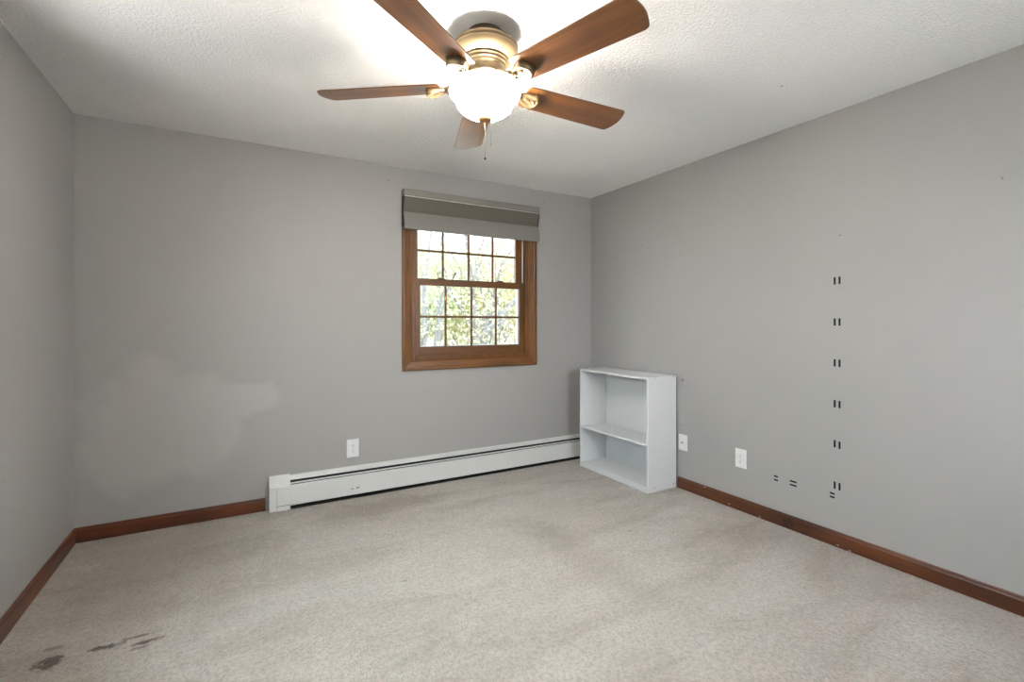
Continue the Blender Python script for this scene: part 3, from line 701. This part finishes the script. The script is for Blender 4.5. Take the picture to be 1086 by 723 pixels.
def leaf_mat(name, c1, c2, c3):
    m = bpy.data.materials.new(name); m.use_nodes = True; t = m.node_tree; t.nodes.clear()
    o = t.nodes.new('ShaderNodeOutputMaterial'); mx = t.nodes.new('ShaderNodeMixShader'); mx.inputs[0].default_value = .5
    d = t.nodes.new('ShaderNodeBsdfDiffuse'); tr = t.nodes.new('ShaderNodeBsdfTranslucent')
    tc = t.nodes.new('ShaderNodeTexCoord'); nz = t.nodes.new('ShaderNodeTexNoise'); nz.inputs['Scale'].default_value = .9; nz.inputs['Detail'].default_value = 4
    rp = t.nodes.new('ShaderNodeValToRGB'); rp.color_ramp.elements.new(.5)
    for e, (p, c) in zip(rp.color_ramp.elements, ((.32, c1), (.5, c2), (.68, c3))): e.position = p; e.color = s2l(c)
    t.links.new(tc.outputs['Object'], nz.inputs['Vector']); t.links.new(nz.outputs['Fac'], rp.inputs[0])
    t.links.new(rp.outputs[0], d.inputs[0]); t.links.new(rp.outputs[0], tr.inputs[0])
    t.links.new(d.outputs[0], mx.inputs[1]); t.links.new(tr.outputs[0], mx.inputs[2]); t.links.new(mx.outputs[0], o.inputs[0]); return m
LEAF = [leaf_mat('yellow_green_leaves', (224, 231, 202), (236, 237, 212), (246, 242, 220)), leaf_mat('pale_green_leaves', (214, 226, 202), (228, 235, 212), (238, 240, 220)), leaf_mat('golden_leaves', (238, 232, 200), (244, 238, 208), (248, 231, 206))]
def tree(label, x, y, h, spread, leaf, n_leaf, lean=(0, 0), seed=0, first_fork=.35):
    rnd = random.Random(seed)
    root = thing('tree', label, 'tree', (x, y, GZ), 'autumn trees outside the window')
    tb = N(); tips = []
    def grow(p, d, ln, r, depth):
        pts, rad = [p], [r]; q = p.copy(); dd = d.copy()
        for i in range(4):
            dd = (dd + Vector((rnd.uniform(-.16, .16), rnd.uniform(-.16, .16), rnd.uniform(-.05, .10)))).normalized()
            q = q + dd * ln / 4; pts.append(q.copy()); rad.append(r * (1 - .12 * (i + 1)))
            if depth >= 2: tips.append(q.copy())
        tube(tb, pts, rad, 7 if depth < 2 else 5)
        if depth >= 4: return
        for i in range(rnd.choice((2, 3)) if depth else 4):
            az = rnd.uniform(0, 2 * PI); el = rnd.uniform(.25, 1.0)
            nd = (dd * rnd.uniform(.5, 1.0) + Vector((math.cos(az) * math.cos(el), math.sin(az) * math.cos(el), math.sin(el) * .55)) * spread).normalized()
            s = pts[rnd.choice((2, 3, 4))] if depth else pts[-1] if i < 2 else pts[rnd.choice((2, 3))]
            grow(s, nd, ln * rnd.uniform(.55, .8), max(.010, r * rnd.uniform(.38, .58)), depth + 1)
    grow(Vector((x, y, GZ)), Vector((lean[0], lean[1], 1)).normalized(), h * first_fork, .022 * h, 0)
    obj('trunk', tb, bark, root)
    lb = N()
    for i in range(n_leaf):
        c = rnd.choice(tips) + Vector((rnd.gauss(0, .35), rnd.gauss(0, .35), rnd.gauss(0, .30)))
        u = Vector((rnd.uniform(-1, 1), rnd.uniform(-1, 1), rnd.uniform(-1, 1))).normalized(); w = u.orthogonal().normalized()
        s = rnd.uniform(.035, .07) * (1.0 if n_leaf < 5000 else 1.45)
        lb.faces.new([lb.verts.new(c + u * s), lb.verts.new(c + w * s * .55), lb.verts.new(c - u * s), lb.verts.new(c - w * s * .55)])
    f = obj('foliage', lb, LEAF[leaf], root); return root
t1 = tree('slender tree with grey stems nearest the window at its left', 2.75, 8.6, 6.5, .5, 1, 1500, (.08, .1), 3)
t2 = tree('leaning grey tree crossing the lower right panes of the window', 4.9, 10.0, 7.0, .5, 0, 2200, (.10, .05), 11, .42)
def limb(t, pts, rad):
    b = N(); tube(b, pts, rad, 8); obj('limb', b, bark, t)
limb(t2, [(4.85, 10.0, -.9), (4.55, 9.7, .1), (4.35, 9.3, .72), (4.75, 9.2, 1.2), (5.25, 9.1, 1.75), (5.6, 9.0, 2.5)], [.11, .10, .085, .07, .05, .02])
limb(t2, [(4.75, 9.2, 1.2), (5.0, 9.3, 1.25), (5.3, 9.4, 1.42)], [.035, .025, .010])
limb(t1, [(2.80, 8.6, -1.0), (3.20, 8.8, .3), (3.42, 9.0, .9), (3.50, 9.05, 1.6), (3.85, 9.1, 2.3)], [.10, .09, .075, .055, .02])
limb(t1, [(2.80, 8.6, -1.0), (2.95, 8.7, .3), (3.10, 8.9, .9), (3.14, 9.0, 2.0), (3.3, 9.0, 3.2)], [.09, .07, .06, .045, .02])
tree('yellow leafed tree behind the middle panes of the window', 6.3, 14.5, 8.0, .75, 0, 16000, (0, 0), 5)
tree('pale green bushy tree behind the left panes of the window', 4.0, 16.0, 7.5, .75, 1, 16000, (0, 0), 8)
tree('golden leafed tree beyond the right edge of the window', 9.6, 15.5, 8.0, .75, 2, 16000, (0, 0), 21)
tree('tall pale tree farthest back between the golden and yellow trees', 10.6, 22.0, 11.0, .75, 1, 16000, (0, 0), 31)
tree('tall yellow green tree farthest back behind the pale bushy tree', 6.6, 22.5, 10.5, .75, 0, 16000, (0, 0), 37)
